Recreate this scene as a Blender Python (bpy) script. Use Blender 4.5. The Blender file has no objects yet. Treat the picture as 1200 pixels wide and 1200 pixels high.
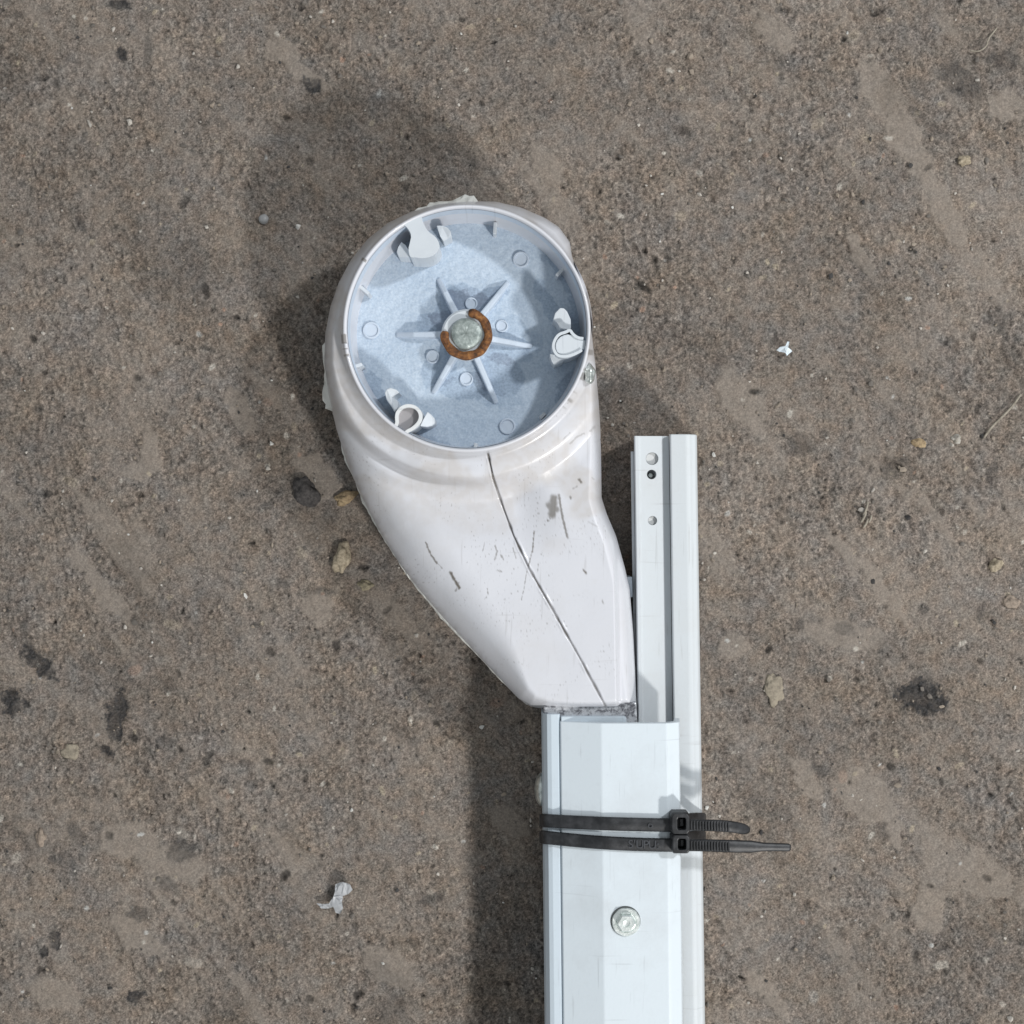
import bpy, bmesh, math, random
import numpy as np
from mathutils import Vector, Matrix

# ------------------------------------------------------------------ camera, world, lamps
H = 0.50                       # camera height above the floor (m)
S = 0.28e-3                    # metres per photo pixel on the floor
scn = bpy.context.scene
cam_d = bpy.data.cameras.new('camera'); cam = bpy.data.objects.new('camera', cam_d)
scn.collection.objects.link(cam)
cam.location = (0, 0, H)
cam_d.sensor_width = 36; cam_d.angle = 2 * math.atan(600 * S / H)
cam_d.clip_start = 0.01; cam_d.clip_end = 50
scn.camera = cam

world = bpy.data.worlds.new('World'); scn.world = world; world.use_nodes = True
wb = world.node_tree.nodes['Background']
wb.inputs['Color'].default_value = (0.92, 0.97, 1.0, 1); wb.inputs['Strength'].default_value = 0.42

def area_lamp(name, loc, power, size, size_y=None, color=(1, 1, 1), target=(0, 0, 0)):
    d = bpy.data.lights.new(name, 'AREA'); d.energy = power; d.color = color
    d.shape = 'RECTANGLE' if size_y else 'DISK'; d.size = size
    if size_y: d.size_y = size_y
    o = bpy.data.objects.new(name, d); scn.collection.objects.link(o)
    o.location = loc
    o.rotation_euler = (Vector(target) - Vector(loc)).to_track_quat('-Z', 'Y').to_euler()
    return o
kd = Vector((0.74, -0.92, 1.0)).normalized() * 3.2
area_lamp('hall_lamp', kd, 66, 0.24, color=(1.0, 0.975, 0.94))
kb = Vector((0.76, 0.42, 1.0)).normalized() * 1.3
area_lamp('right_lamp', kb, 7.6, 0.09, color=(0.97, 0.985, 1.0))  # unseen second lamp to the right, set close for stronger falloff

vs = scn.view_settings
vs.view_transform = 'Standard'; vs.look = 'None'; vs.exposure = 0.10; vs.gamma = 1.0
vs.use_curve_mapping = False

# ------------------------------------------------------------------ helpers
rng = np.random.RandomState(7)
random.seed(7)
COL = scn.collection

def W(px, py, z):
    """photo pixel + height -> world point"""
    k = S * (H - z) / H
    return Vector(((px - 600) * k, (600 - py) * k, z))

def obj(name, me, mat, parent=None):
    o = bpy.data.objects.new(name, me); COL.objects.link(o)
    if mat is not None and not me.materials: me.materials.append(mat)
    if parent is not None: o.parent = parent
    return o

def from_bm(name, bm, mat, parent=None, smooth=False):
    bmesh.ops.recalc_face_normals(bm, faces=bm.faces[:])
    me = bpy.data.meshes.new(name); bm.to_mesh(me); bm.free()
    if smooth:
        for p in me.polygons: p.use_smooth = True
    return obj(name, me, mat, parent)

def bevel(o, w, seg=2, ang=35):
    m = o.modifiers.new('bevel', 'BEVEL'); m.width = w; m.segments = seg
    m.limit_method = 'ANGLE'; m.angle_limit = math.radians(ang)
    return o

def tag(o, label, cat, group=None):
    o['label'] = label; o['category'] = cat
    if group: o['group'] = group
    return o

def np_mesh(name, co, quads):
    me = bpy.data.meshes.new(name)
    n, f = len(co), len(quads)
    me.vertices.add(n); me.vertices.foreach_set('co', np.asarray(co, np.float32).ravel())
    me.loops.add(f * 4); me.loops.foreach_set('vertex_index', np.asarray(quads, np.int32).ravel())
    me.polygons.add(f); me.polygons.foreach_set('loop_start', np.arange(0, f * 4, 4, dtype=np.int32))
    me.polygons.foreach_set('use_smooth', np.ones(f, bool))
    me.update(calc_edges=True); me.validate()
    return me

def grid_quads(nr, nc, wrap=False):
    i = np.arange(nr - 1)[:, None]; j = np.arange(nc if wrap else nc - 1)[None, :]
    a = i * nc + j; b = i * nc + (j + 1) % nc
    return np.stack([a, b, b + nc, a + nc], -1).reshape(-1, 4)

def add_attr(me, name, arr):
    at = me.attributes.new(name, 'FLOAT', 'POINT'); at.data.foreach_set('value', np.asarray(arr, np.float32).ravel())

def add_col(me, name, arr):
    at = me.attributes.new(name, 'FLOAT_COLOR', 'POINT')
    rgba = np.ones((len(arr), 4), np.float32); rgba[:, :3] = arr
    at.data.foreach_set('color', rgba.ravel())

# ---- numpy noise
_perm = rng.permutation(512).astype(np.int64)
def _hash(ix, iy, seed):
    return _perm[(_perm[(ix + seed * 37) & 511] + iy * 1) & 511] * 512 + _perm[(_perm[(iy + seed * 91) & 511] + ix * 3 + 11) & 511]
def vnoise(x, y, seed=0):
    ix = np.floor(x).astype(np.int64); iy = np.floor(y).astype(np.int64)
    fx = x - ix; fy = y - iy
    u = fx * fx * fx * (fx * (fx * 6 - 15) + 10); v = fy * fy * fy * (fy * (fy * 6 - 15) + 10)
    def g(dx, dy):
        h = _hash(ix + dx, iy + dy, seed) * (2 * math.pi / 262144.0)
        return np.cos(h) * (fx - dx) + np.sin(h) * (fy - dy)
    a = g(0, 0) * (1 - u) + g(1, 0) * u
    b = g(0, 1) * (1 - u) + g(1, 1) * u
    return (a * (1 - v) + b * v) * 1.5
def fbm(x, y, oct=4, seed=0, gain=0.5):
    t = 0; amp = 1; f = 1
    for k in range(oct):
        t = t + amp * vnoise(x * f + 17.3 * k, y * f - 9.1 * k, seed + k); amp *= gain; f *= 2.03
    return t
def sstep(a, b, x):
    t = np.clip((x - a) / (b - a), 0, 1); return t * t * (3 - 2 * t)
def seg_dist(x, y, pts):
    """distance to a polyline"""
    d = np.full(np.shape(x), 1e9)
    for (x0, y0), (x1, y1) in zip(pts[:-1], pts[1:]):
        vx, vy = x1 - x0, y1 - y0; L = vx * vx + vy * vy + 1e-9
        t = np.clip(((x - x0) * vx + (y - y0) * vy) / L, 0, 1)
        d = np.minimum(d, np.hypot(x - x0 - t * vx, y - y0 - t * vy))
    return d

# ------------------------------------------------------------------ materials
def new_mat(name):
    m = bpy.data.materials.new(name); m.use_nodes = True
    nt = m.node_tree
    return m, nt, nt.nodes['Principled BSDF']
def node(nt, t, **kw):
    n = nt.nodes.new(t)
    for k, v in kw.items(): setattr(n, k, v)
    return n
def noise(nt, scale, detail=4, rough=0.6, vec=None):
    n = node(nt, 'ShaderNodeTexNoise'); n.inputs['Scale'].default_value = scale
    n.inputs['Detail'].default_value = detail; n.inputs['Roughness'].default_value = rough
    if vec is None:
        tc = node(nt, 'ShaderNodeTexCoord'); vec = tc.outputs['Object']
    nt.links.new(vec, n.inputs['Vector'])
    return n
def ramp(nt, fac, stops):
    r = node(nt, 'ShaderNodeValToRGB'); els = r.color_ramp.elements
    while len(els) < len(stops): els.new(0.5)
    for e, (p, c) in zip(els, stops):
        e.position = p; e.color = (c, c, c, 1) if not hasattr(c, '__len__') else (*c, 1)
    nt.links.new(fac, r.inputs['Fac']); return r
def mix(nt, fac, a, b, mode='MIX'):
    m = node(nt, 'ShaderNodeMix', data_type='RGBA', blend_type=mode)
    for sock, v in ((m.inputs['Factor'], fac), (m.inputs['A'], a), (m.inputs['B'], b)):
        if hasattr(v, 'default_value'): nt.links.new(v, sock)
        elif hasattr(v, '__len__'): sock.default_value = (*v, 1)
        else: sock.default_value = v
    return m.outputs['Result']
def bump(nt, bsdf, height, strength, dist):
    b = node(nt, 'ShaderNodeBump'); b.inputs['Strength'].default_value = strength
    b.inputs['Distance'].default_value = dist
    nt.links.new(height, b.inputs['Height']); nt.links.new(b.outputs['Normal'], bsdf.inputs['Normal'])

def worn_paint(name, col, dirt, rough=0.35, dirt_amt=0.35, grime_shade_col=None, scale=60, spec=0.5, coat=0.0, speckle=0.0, scr=.20):
    m, nt, b = new_mat(name)
    n1 = noise(nt, scale, 5, 0.65); r1 = ramp(nt, n1.outputs['Fac'], [(0.48, 0.0), (0.78, 1.0)])
    n2 = noise(nt, scale * 14, 3, 0.6); r2 = ramp(nt, n2.outputs['Fac'], [(0.58, 0.0), (0.80, 1.0)])
    mm = node(nt, 'ShaderNodeMath', operation='MULTIPLY_ADD')
    nt.links.new(r1.outputs['Color'], mm.inputs[0]); mm.inputs[1].default_value = dirt_amt
    sp = node(nt, 'ShaderNodeMath', operation='MULTIPLY'); nt.links.new(r2.outputs['Color'], sp.inputs[0]); sp.inputs[1].default_value = speckle
    nt.links.new(sp.outputs[0], mm.inputs[2])
    c = mix(nt, mm.outputs[0], col, dirt)
    tcs = node(nt, 'ShaderNodeTexCoord')
    for rot, sx, sy, lo in ((0.12, 900, 45, .66), (1.1, 40, 800, .69), (-.6, 700, 60, .68)):
        mp = node(nt, 'ShaderNodeMapping'); mp.inputs['Rotation'].default_value = (0, 0, rot); mp.inputs['Scale'].default_value = (sx, sy, 30)
        nt.links.new(tcs.outputs['Object'], mp.inputs['Vector'])
        ns = noise(nt, 1.0, 2, 0.5, mp.outputs['Vector']); rs = ramp(nt, ns.outputs['Fac'], [(lo, 0.0), (lo + .07, scr)])
        c = mix(nt, rs.outputs['Color'], c, (dirt[0] * .55, dirt[1] * .55, dirt[2] * .55))
    if grime_shade_col is not None:
        at = node(nt, 'ShaderNodeAttribute', attribute_name='grime_shade')
        so = node(nt, 'ShaderNodeAttribute', attribute_name='soil')
        sm = node(nt, 'ShaderNodeMath', operation='MULTIPLY'); nt.links.new(so.outputs['Fac'], sm.inputs[0]); sm.inputs[1].default_value = .55
        c = mix(nt, sm.outputs[0], c, (0.47, 0.435, 0.405))
        c = mix(nt, at.outputs['Fac'], c, grime_shade_col)
    nt.links.new(c, b.inputs['Base Color'])
    rr = node(nt, 'ShaderNodeMapRange'); nt.links.new(n1.outputs['Fac'], rr.inputs['Value'])
    rr.inputs['To Min'].default_value = rough - 0.08; rr.inputs['To Max'].default_value = rough + 0.18
    nt.links.new(rr.outputs[0], b.inputs['Roughness'])
    b.inputs['Specular IOR Level'].default_value = spec
    b.inputs['Coat Weight'].default_value = coat; b.inputs['Coat Roughness'].default_value = 0.12
    n3 = noise(nt, scale * 25, 3, 0.5)
    bump(nt, b, n3.outputs['Fac'], 0.06, 0.0006)
    return m

M = {}
M['plastic'] = worn_paint('white_plastic', (0.60, 0.61, 0.65), (0.48, 0.455, 0.43), 0.30, 0.30, (0.12, 0.105, 0.085), 38, coat=0.35, speckle=0.10)
M['rim'] = worn_paint('rim_plastic', (0.66, 0.68, 0.69), (0.36, 0.35, 0.33), 0.35, 0.25, None, 90, speckle=0.15)
M['clip'] = worn_paint('clip_plastic', (0.55, 0.59, 0.63), (0.40, 0.43, 0.48), 0.45, 0.30, None, 160)
M['grey_fill'] = worn_paint('grey_recess', (0.30, 0.29, 0.30), (0.20, 0.19, 0.19), 0.6, 0.4, None, 160)
M['arm'] = worn_paint('white_painted_aluminium', (0.61, 0.67, 0.715), (0.44, 0.46, 0.475), 0.34, 0.40, None, 45, speckle=0.12)
M['channel'] = worn_paint('cool_white_aluminium', (0.52, 0.59, 0.65), (0.38, 0.41, 0.43), 0.36, 0.35, None, 55, speckle=0.12)
M['rail'] = worn_paint('rail_paint', (0.56, 0.595, 0.62), (0.44, 0.43, 0.41), 0.36, 0.25, None, 50, speckle=0.15)
M['flash'] = worn_paint('torn_flash', (0.60, 0.60, 0.57), (0.42, 0.40, 0.36), 0.55, 0.5, None, 200)
M['hole'] = worn_paint('hole_bottom', (0.55, 0.56, 0.56), (0.2, 0.2, 0.2), 0.6, 0.4, None, 200)

def metal(name, col, rough, dark, scale=400, lo=0.4, hi=0.7):
    m, nt, b = new_mat(name)
    n = noise(nt, scale, 4, 0.65); r = ramp(nt, n.outputs['Fac'], [(lo, 0.0), (hi, 1.0)])
    c = mix(nt, r.outputs['Color'], col, dark); nt.links.new(c, b.inputs['Base Color'])
    b.inputs['Metallic'].default_value = 0.85; b.inputs['Roughness'].default_value = rough
    bump(nt, b, n.outputs['Fac'], 0.25, 0.0006); return m
M['zinc'] = metal('zinc_screw', (0.72, 0.76, 0.74), 0.32, (0.34, 0.38, 0.36), 700)
M['steel'] = metal('bright_screw', (0.86, 0.90, 0.88), 0.38, (0.62, 0.68, 0.66), 500)
M['cast'] = metal('scraped_cast_aluminium', (0.62, 0.63, 0.66), 0.42, (0.16, 0.16, 0.18), 650, 0.45, 0.62)

m, nt, b = new_mat('rust')
n = noise(nt, 500, 5, 0.7); r = ramp(nt, n.outputs['Fac'], [(0.34, (0.035, 0.018, 0.010)), (0.50, (0.15, 0.060, 0.020)), (0.68, (0.33, 0.150, 0.045))])
nt.links.new(r.outputs['Color'], b.inputs['Base Color']); b.inputs['Roughness'].default_value = 0.85
bump(nt, b, n.outputs['Fac'], 0.6, 0.0008); M['rust'] = m

m, nt, b = new_mat('bolt_face')
n = noise(nt, 520, 4, 0.65); r = ramp(nt, n.outputs['Fac'], [(0.34, (0.20, 0.235, 0.225)), (0.56, (0.34, 0.385, 0.37)), (0.72, (0.58, 0.62, 0.60))])
nt.links.new(r.outputs['Color'], b.inputs['Base Color']); b.inputs['Roughness'].default_value = 0.5; b.inputs['Metallic'].default_value = 0.4
bump(nt, b, n.outputs['Fac'], 0.35, 0.0008); M['bolt'] = m

m, nt, b = new_mat('black_nylon')
n = noise(nt, 300, 4, 0.6); r = ramp(nt, n.outputs['Fac'], [(0.40, (0.008, 0.009, 0.011)), (0.72, (0.040, 0.041, 0.045))])
nt.links.new(r.outputs['Color'], b.inputs['Base Color']); b.inputs['Roughness'].default_value = 0.46
n2 = noise(nt, 1800, 3, 0.6); bump(nt, b, n2.outputs['Fac'], 0.12, 0.0004); M['nylon'] = m

# powdery blue-grey plate: dust mask comes with the mesh, grain from nodes
m, nt, b = new_mat('dusty_blue_plate')
at = node(nt, 'ShaderNodeAttribute', attribute_name='dust')
n = noise(nt, 1500, 3, 0.7)
ad = node(nt, 'ShaderNodeMath', operation='MULTIPLY_ADD'); nt.links.new(n.outputs['Fac'], ad.inputs[0]); ad.inputs[1].default_value = 1.1
sb = node(nt, 'ShaderNodeMath', operation='SUBTRACT'); nt.links.new(at.outputs['Fac'], sb.inputs[0]); sb.inputs[1].default_value = 0.55
nt.links.new(sb.outputs[0], ad.inputs[2])
r = ramp(nt, ad.outputs[0], [(0.0, (0.205, 0.25, 0.325)), (0.5, (0.34, 0.425, 0.53)), (1.0, (0.52, 0.60, 0.69))])
nt.links.new(r.outputs['Color'], b.inputs['Base Color']); b.inputs['Roughness'].default_value = 0.8
bump(nt, b, n.outputs['Fac'], 0.25, 0.0004); M['plate'] = m
M['spoke'] = worn_paint('blue_grey_plastic', (0.50, 0.57, 0.66), (0.34, 0.40, 0.48), 0.6, 0.4, None, 200)

# floor: colour attribute of the mesh x fine grain nodes
m, nt, b = new_mat('worn_concrete')
at = node(nt, 'ShaderNodeAttribute', attribute_name='tone')
tc = node(nt, 'ShaderNodeTexCoord')
n1 = noise(nt, 1700, 3, 0.75, tc.outputs['Object']); r1 = ramp(nt, n1.outputs['Fac'], [(0.34, 0.50), (0.50, 0.98), (0.66, 1.55)])
smo = node(nt, 'ShaderNodeAttribute', attribute_name='smooth_dust')
one = mix(nt, smo.outputs['Fac'], r1.outputs['Color'], (1.02, 1.02, 1.02))
c = mix(nt, 1.0, at.outputs['Color'], one, 'MULTIPLY')
nt.links.new(c, b.inputs['Base Color']); b.inputs['Roughness'].default_value = 0.88
b.inputs['Specular IOR Level'].default_value = 0.25
n2 = noise(nt, 1400, 4, 0.7, tc.outputs['Object']); bump(nt, b, n2.outputs['Fac'], 0.55, 0.0007)
M['floor'] = m

def stone_mat(name, a, bcol, scale=800):
    m, nt, b = new_mat(name)
    n = noise(nt, scale, 5, 0.7); r = ramp(nt, n.outputs['Fac'], [(0.36, bcol), (0.60, a)])
    nt.links.new(r.outputs['Color'], b.inputs['Base Color']); b.inputs['Roughness'].default_value = 0.85
    bump(nt, b, n.outputs['Fac'], 0.5, 0.0008); return m

# ------------------------------------------------------------------ floor
def build_floor():
    pitch = 0.00045; inner = 0.19
    core = np.arange(-inner, inner + pitch / 2, pitch)
    out = [inner + pitch]; st = pitch
    while out[-1] < 2.0:
        st *= 1.32; out.append(out[-1] + st)
    out = np.array(out); xs = np.concatenate([-out[::-1], core, out])
    n = len(xs)
    X, Y = np.meshgrid(xs, xs)
    U = 600 + X / S; V = 600 - Y / S                       # photo pixels on the floor
    # streak direction: down to the right
    a = math.radians(52); ca, sa = math.cos(a), math.sin(a)
    P = U * ca + V * sa; Q = -U * sa + V * ca
    big = fbm(U / 260, V / 260, 4, 1)
    mid = fbm(P / 85, Q / 42, 4, 11)
    small = fbm(P / 17, Q / 11, 3, 21)
    grain = vnoise(P / 6.5, Q / 4.5, 31)
    grain2 = vnoise(U / 3.6, V / 3.6, 41)
    fine = rng.randn(n, n)
    fleck = sstep(.18, .5, vnoise(P / 5.6, Q / 2.9, 43)) - sstep(.16, .5, vnoise(P / 6.0, Q / 3.2, 44)) + .7 * sstep(.2, .5, vnoise(U / 3.0, V / 3.6, 45)) - .7 * sstep(.2, .5, vnoise(U / 3.4, V / 3.0, 46))
    rel = sstep(-.35, .45, fbm(U / 170 + 3, V / 170, 3, 47)) * .9 + .25            # how broken the surface is
    ridge = 1 - 2.2 * np.abs(fbm(P / 26, Q / 13, 3, 48)); ridge2 = 1 - 2.4 * np.abs(vnoise(P / 11, Q / 7, 49))
    warp = fbm(U / 30, V / 30, 3, 51) * 11
    warp2 = fbm(U / 9, V / 9, 2, 61) * 3
    # --- smooth dust patches
    dust = sstep(0.20, 0.62, mid + 0.30 * big + .14 * small) * 0.34
    smear = sstep(.25, .75, fbm(P / 230, Q / 46, 5, 91, .55)) * sstep(-.3, .4, fbm(U / 200 + 7, V / 200, 2, 92))
    dust = np.maximum(dust, .75 * smear)
    def blob(cx, cy, rx, ry, ang=0, soft=0.5, w=1.0):
        c, s_ = math.cos(math.radians(ang)), math.sin(math.radians(ang))
        dx, dy = U - cx, V - cy
        p = (dx * c + dy * s_ + w * warp + w * warp2) / rx; q = (-dx * s_ + dy * c + w * warp * .7 - w * warp2) / ry
        return 1 - sstep(1 - soft, 1 + soft, np.hypot(p, q))
    for f in [(1030, 105, 40, 17, 62), (1065, 165, 50, 18, 60), (1105, 240, 55, 14, 63), (1180, 122, 20, 20, 0), (990, 745, 52, 18, 8),
              (1035, 690, 52, 10, 55), (1015, 935, 46, 24, 42), (1052, 978, 10, 20, 0), (945, 912, 36, 11, 58), (1145, 1025, 48, 26, 30),
              (1090, 1062, 20, 32, 0), (900, 1165, 34, 13, 50), (172, 520, 11, 22, 8), (168, 548, 26, 14, -10), (118, 690, 62, 12, 50),
              (372, 712, 16, 20, 0), (455, 1135, 34, 20, 30), (150, 985, 34, 22, 0), (62, 1165, 30, 20, 20), (355, 85, 42, 10, 40),
              (330, 60, 20, 14, 0), (600, 965, 30, 16, 40), (200, 1010, 44, 20, 10), (985, 640, 30, 8, 50), (860, 760, 20, 16, 0),
              (1010, 300, 28, 8, 60), (640, 190, 26, 14, 50), (370, 555, 40, 18, 50), (905, 35, 30, 14, 35), (870, 470, 44, 24, 60), (280, 480, 30, 12, 55), (160, 1100, 40, 16, 35)]:
        dust = np.maximum(dust, sstep(.25, .75, blob(*f, soft=0.5, w=0.8) + .10 * small) * 0.9)
    dust = np.clip(dust * (1 + 0.18 * grain), 0, 1)
    # --- dark oily stains and pits (own shapes)
    stain = sstep(0.42, 0.95, fbm(P / 150 + 40, Q / 80, 5, 71, .55)) * 0.30
    tar = np.zeros_like(U); strength = np.zeros_like(U)
    STRONG = {(1080, 816), (14, 823), (158, 1170), (63, 1102), (42, 777), (134, 838), (50, 1117), (137, 4), (367, 100), (141, 62)}
    for f in [(1080, 816, 25, 18, 10), (1052, 549, 16, 13, 0), (14, 823, 13, 16, 10), (134, 838, 11, 30, 5), (122, 882, 12, 7, 45), (42, 777, 26, 9, 48),
              (158, 1170, 11, 9, 0), (63, 1102, 6, 11, -20), (50, 1117, 5, 7, 0), (197, 804, 10, 9, 0), (191, 871, 9, 8, 0), (89, 978, 6, 17, -28),
              (211, 998, 13, 14, 0), (195, 1037, 12, 8, 20), (505, 1056, 15, 8, 0), (455, 1188, 22, 16, 0), (936, 521, 17, 10, -20), (988, 737, 10, 7, 0),
              (1083, 715, 7, 6, 0), (937, 732, 5, 6, 0), (1042, 652, 5, 5, 0), (8, 15, 14, 5, 0), (137, 4, 12, 5, 0), (168, 16, 10, 6, 0),
              (172, 62, 5, 22, 8), (141, 62, 6, 8, 0), (223, 78, 6, 5, 0), (177, 96, 4, 3, 0), (90, 71, 4, 3, 0), (62, 95, 4, 4, 0),
              (95, 262, 5, 10, -30), (66, 284, 6, 3, 30), (367, 100, 12, 10, 20), (1125, 95, 28, 16, 40), (1178, 70, 14, 12, 0), (84, 432, 4, 4, 0),
              (172, 454, 5, 3, 0), (230, 465, 3, 4, 0), (265, 541, 6, 6, 0), (39, 524, 6, 4, 0), (382, 613, 8, 8, 0), (375, 693, 14, 4, 0),
              (106, 638, 4, 3, 0), (308, 592, 5, 4, 0), (330, 683, 7, 5, 30), (45, 653, 4, 3, 0), (290, 918, 5, 4, 0), (287, 895, 7, 4, 0),
              (262, 917, 4, 4, 0), (155, 1067, 8, 8, 20), (168, 1070, 10, 5, 30), (78, 1012, 8, 9, 0), (60, 1010, 6, 5, 0), (97, 1176, 4, 4, 0),
              (1165, 555, 5, 16, 10), (1150, 715, 4, 11, 12), (1092, 508, 3, 9, 0), (918, 10, 7, 4, 0), (962, 903, 7, 8, 0), (1036, 976, 8, 9, 0),
              (554, 188, 12, 4, 50), (640, 130, 12, 3, 0), (516, 106, 8, 4, 40), (1075, 130, 14, 4, 40), (1105, 155, 18, 4, 35), (488, 812, 10, 7, 0), (475, 862, 14, 9, 30)]:
        st_ = blob(f[0], f[1], f[2] * 1.1, f[3] * 1.1, f[4], soft=0.7, w=0.6 if min(f[2:4]) > 6 else 0.25)
        tar = np.maximum(tar, st_); strength = np.maximum(strength, (st_ > .02) * (1.0 if f[:2] in STRONG else .30 + .35 * rng.rand()))
    tar = sstep(.36, .66, tar + (tar > .05) * (.30 * small + .22 * grain + .14 * fleck)) * strength * (.72 + .28 * sstep(-.5, .3, fbm(U / 14, V / 14, 2, 77)))
    # random pits
    pit = np.zeros_like(U)
    for k in range(230):
        cx, cy = rng.uniform(-60, 1260, 2); r_ = rng.choice([1.6, 2.2, 3, 4.2], p=[.35, .35, .2, .1])
        i0, i1 = np.searchsorted(xs, [(cx - 600 - 15) * S, (cx - 600 + 15) * S]); j0, j1 = np.searchsorted(xs, [(600 - cy - 15) * S, (600 - cy + 15) * S])
        if i1 - i0 < 2 or j1 - j0 < 2: continue
        uu, vv = U[j0:j1, i0:i1] - cx, V[j0:j1, i0:i1] - cy
        an = rng.uniform(0, 3.14); c, s_ = math.cos(an), math.sin(an); e = rng.uniform(1, 2.2)
        dd = np.hypot((uu * c + vv * s_) / e, -uu * s_ + vv * c) + 0.35 * warp2[j0:j1, i0:i1]
        pit[j0:j1, i0:i1] = np.maximum(pit[j0:j1, i0:i1], (1 - sstep(r_ * .6, r_ * 1.5, dd)) * rng.uniform(.5, 1))
    # pale aggregate faces
    agg = np.zeros_like(U); aggc = np.zeros(U.shape + (3,))
    for k in range(520):
        cx, cy = rng.uniform(-60, 1260, 2); r_ = rng.choice([1.3, 1.9, 2.8, 5.5], p=[.42, .36, .17, .05])
        i0, i1 = np.searchsorted(xs, [(cx - 600 - 17) * S, (cx - 600 + 17) * S]); j0, j1 = np.searchsorted(xs, [(600 - cy - 17) * S, (600 - cy + 17) * S])
        if i1 - i0 < 2 or j1 - j0 < 2: continue
        uu, vv = U[j0:j1, i0:i1] - cx, V[j0:j1, i0:i1] - cy
        an = rng.uniform(0, 3.14); c, s_ = math.cos(an), math.sin(an); e = rng.uniform(1, 2)
        dd = np.hypot((uu * c + vv * s_) / e, -uu * s_ + vv * c) + 0.4 * warp2[j0:j1, i0:i1]
        mk = (1 - sstep(r_ * .7, r_ * 1.3, dd)) * (rng.uniform(.5, 1) if r_ < 4 else rng.uniform(.25, .5))
        col = np.array([(.46, .43, .38), (.34, .29, .22), (.30, .20, .15), (.46, .46, .44)][rng.choice(4, p=[.35, .40, .15, .10])])
        sub = aggc[j0:j1, i0:i1]; w_ = mk > agg[j0:j1, i0:i1]; sub[w_] = col
        agg[j0:j1, i0:i1] = np.maximum(agg[j0:j1, i0:i1], mk)
    rough = 1 - dust
    # --- albedo
    t = 0.52 + 0.15 * big + 0.07 * mid * rough + (.30 + .70 * rough) * (0.12 * small + 0.12 * grain + (.19 + .13 * rel) * fleck + 0.07 * fine + rel * (.05 * ridge + .05 * ridge2))
    t = np.clip(t, 0, 1.7)
    dark = np.array((0.066, 0.0565, 0.0495)); lite = np.array((0.268, 0.2275, 0.1935))
    C = dark + (lite - dark) * t[..., None]
    hue = fbm(U / 60 + 9, V / 60, 3, 81)
    C *= 1 + hue[..., None] * np.array((0.045, 0.0, -0.06))
    hue2 = vnoise(U / 13, V / 13, 83)
    C *= 1 + hue2[..., None] * np.array((0.05, -0.01, -0.05))
    dcol = np.array((0.240, 0.206, 0.174)) * (1 + 0.10 * small[..., None] + 0.10 * fleck[..., None] + .04 * fine[..., None])
    C = C + (dcol - C) * (dust * 0.72)[..., None]
    C *= (1 - 0.62 * stain)[..., None]
    C = C + (aggc - C) * (agg * 0.85)[..., None]
    C = C + (np.array((0.020, 0.020, 0.021)) * (1 + .8 * np.abs(fleck))[..., None] - C) * (np.clip(tar * (0.92 + .25 * fleck), 0, .95))[..., None]
    C = C + (np.array((0.016, 0.015, 0.014)) - C) * (pit * 0.8)[..., None]
    C = np.clip(C, 0.008, 0.7)
    # --- relief (all below z = 0)
    z = rough * (0.00016 * small + 0.00018 * grain + 0.00015 * fleck + 0.00005 * fine + rel * (.00042 * ridge + .00026 * ridge2) - .0003) + 0.00020 * mid + 0.0003 * big + 0.00032 * dust
    z -= 0.0009 * pit + 0.0004 * tar; z += 0.00015 * agg
    z = z - 0.0011
    z = np.minimum(z, -0.0001)
    far = sstep(0.19, 0.23, np.maximum(abs(X), abs(Y)))
    z = z * (1 - far) - 0.0011 * far
    mean = np.array((0.140, 0.124, 0.110)); C = C * (1 - far[..., None]) + mean * far[..., None]
    co = np.stack([X, Y, z], -1).reshape(-1, 3)
    me = np_mesh('floor', co, grid_quads(n, n))
    add_col(me, 'tone', C.reshape(-1, 3)); add_attr(me, 'smooth_dust', (np.clip(dust * .6, 0, 1)).ravel())
    o = obj('floor', me, M['floor']); o['kind'] = 'structure'
    o['label'] = 'worn dusty brown grey concrete floor'
    return o
build_floor()

# ------------------------------------------------------------------ the awning arm and its end housing
arm = bpy.data.objects.new('awning_arm', None); COL.objects.link(arm)
arm.empty_display_size = 0.02
tag(arm, 'white awning arm with round open funnel housing at its end, lying on concrete', 'awning arm')

ZR, ZP = 0.048, 0.0305            # rim top, recessed plate
CX, CY = 547.0, 384.5            # rim centre in the photograph
RC = W(CX, CY, ZR)
KR = S * (H - ZR) / H            # metres per pixel at rim height
R_OUT, R_IN = 145.5 * KR, 141.0 * KR

OUT = [(547, 236), (580, 236), (610, 243), (638, 255), (655, 266), (668, 284), (670, 299), (676, 320), (686, 345), (692.5, 375), (694.5, 400), (698, 430), (701.5, 470),
       (703.5, 500), (704.5, 540), (705, 583), (711, 602), (722, 628), (732, 664), (738, 690), (742, 740), (744.5, 790), (746, 829), (744, 831),
       (715, 831.5), (680, 831.5), (640, 831), (622, 828), (608, 819), (590, 800), (560, 768), (520, 725), (490, 690), (470, 663), (448, 628), (425, 585),
       (407, 543), (394, 502), (385, 462), (380, 425), (381, 392), (387, 360), (397, 331), (411, 305), (431, 280), (455, 261), (482, 248), (512, 239)]

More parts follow.
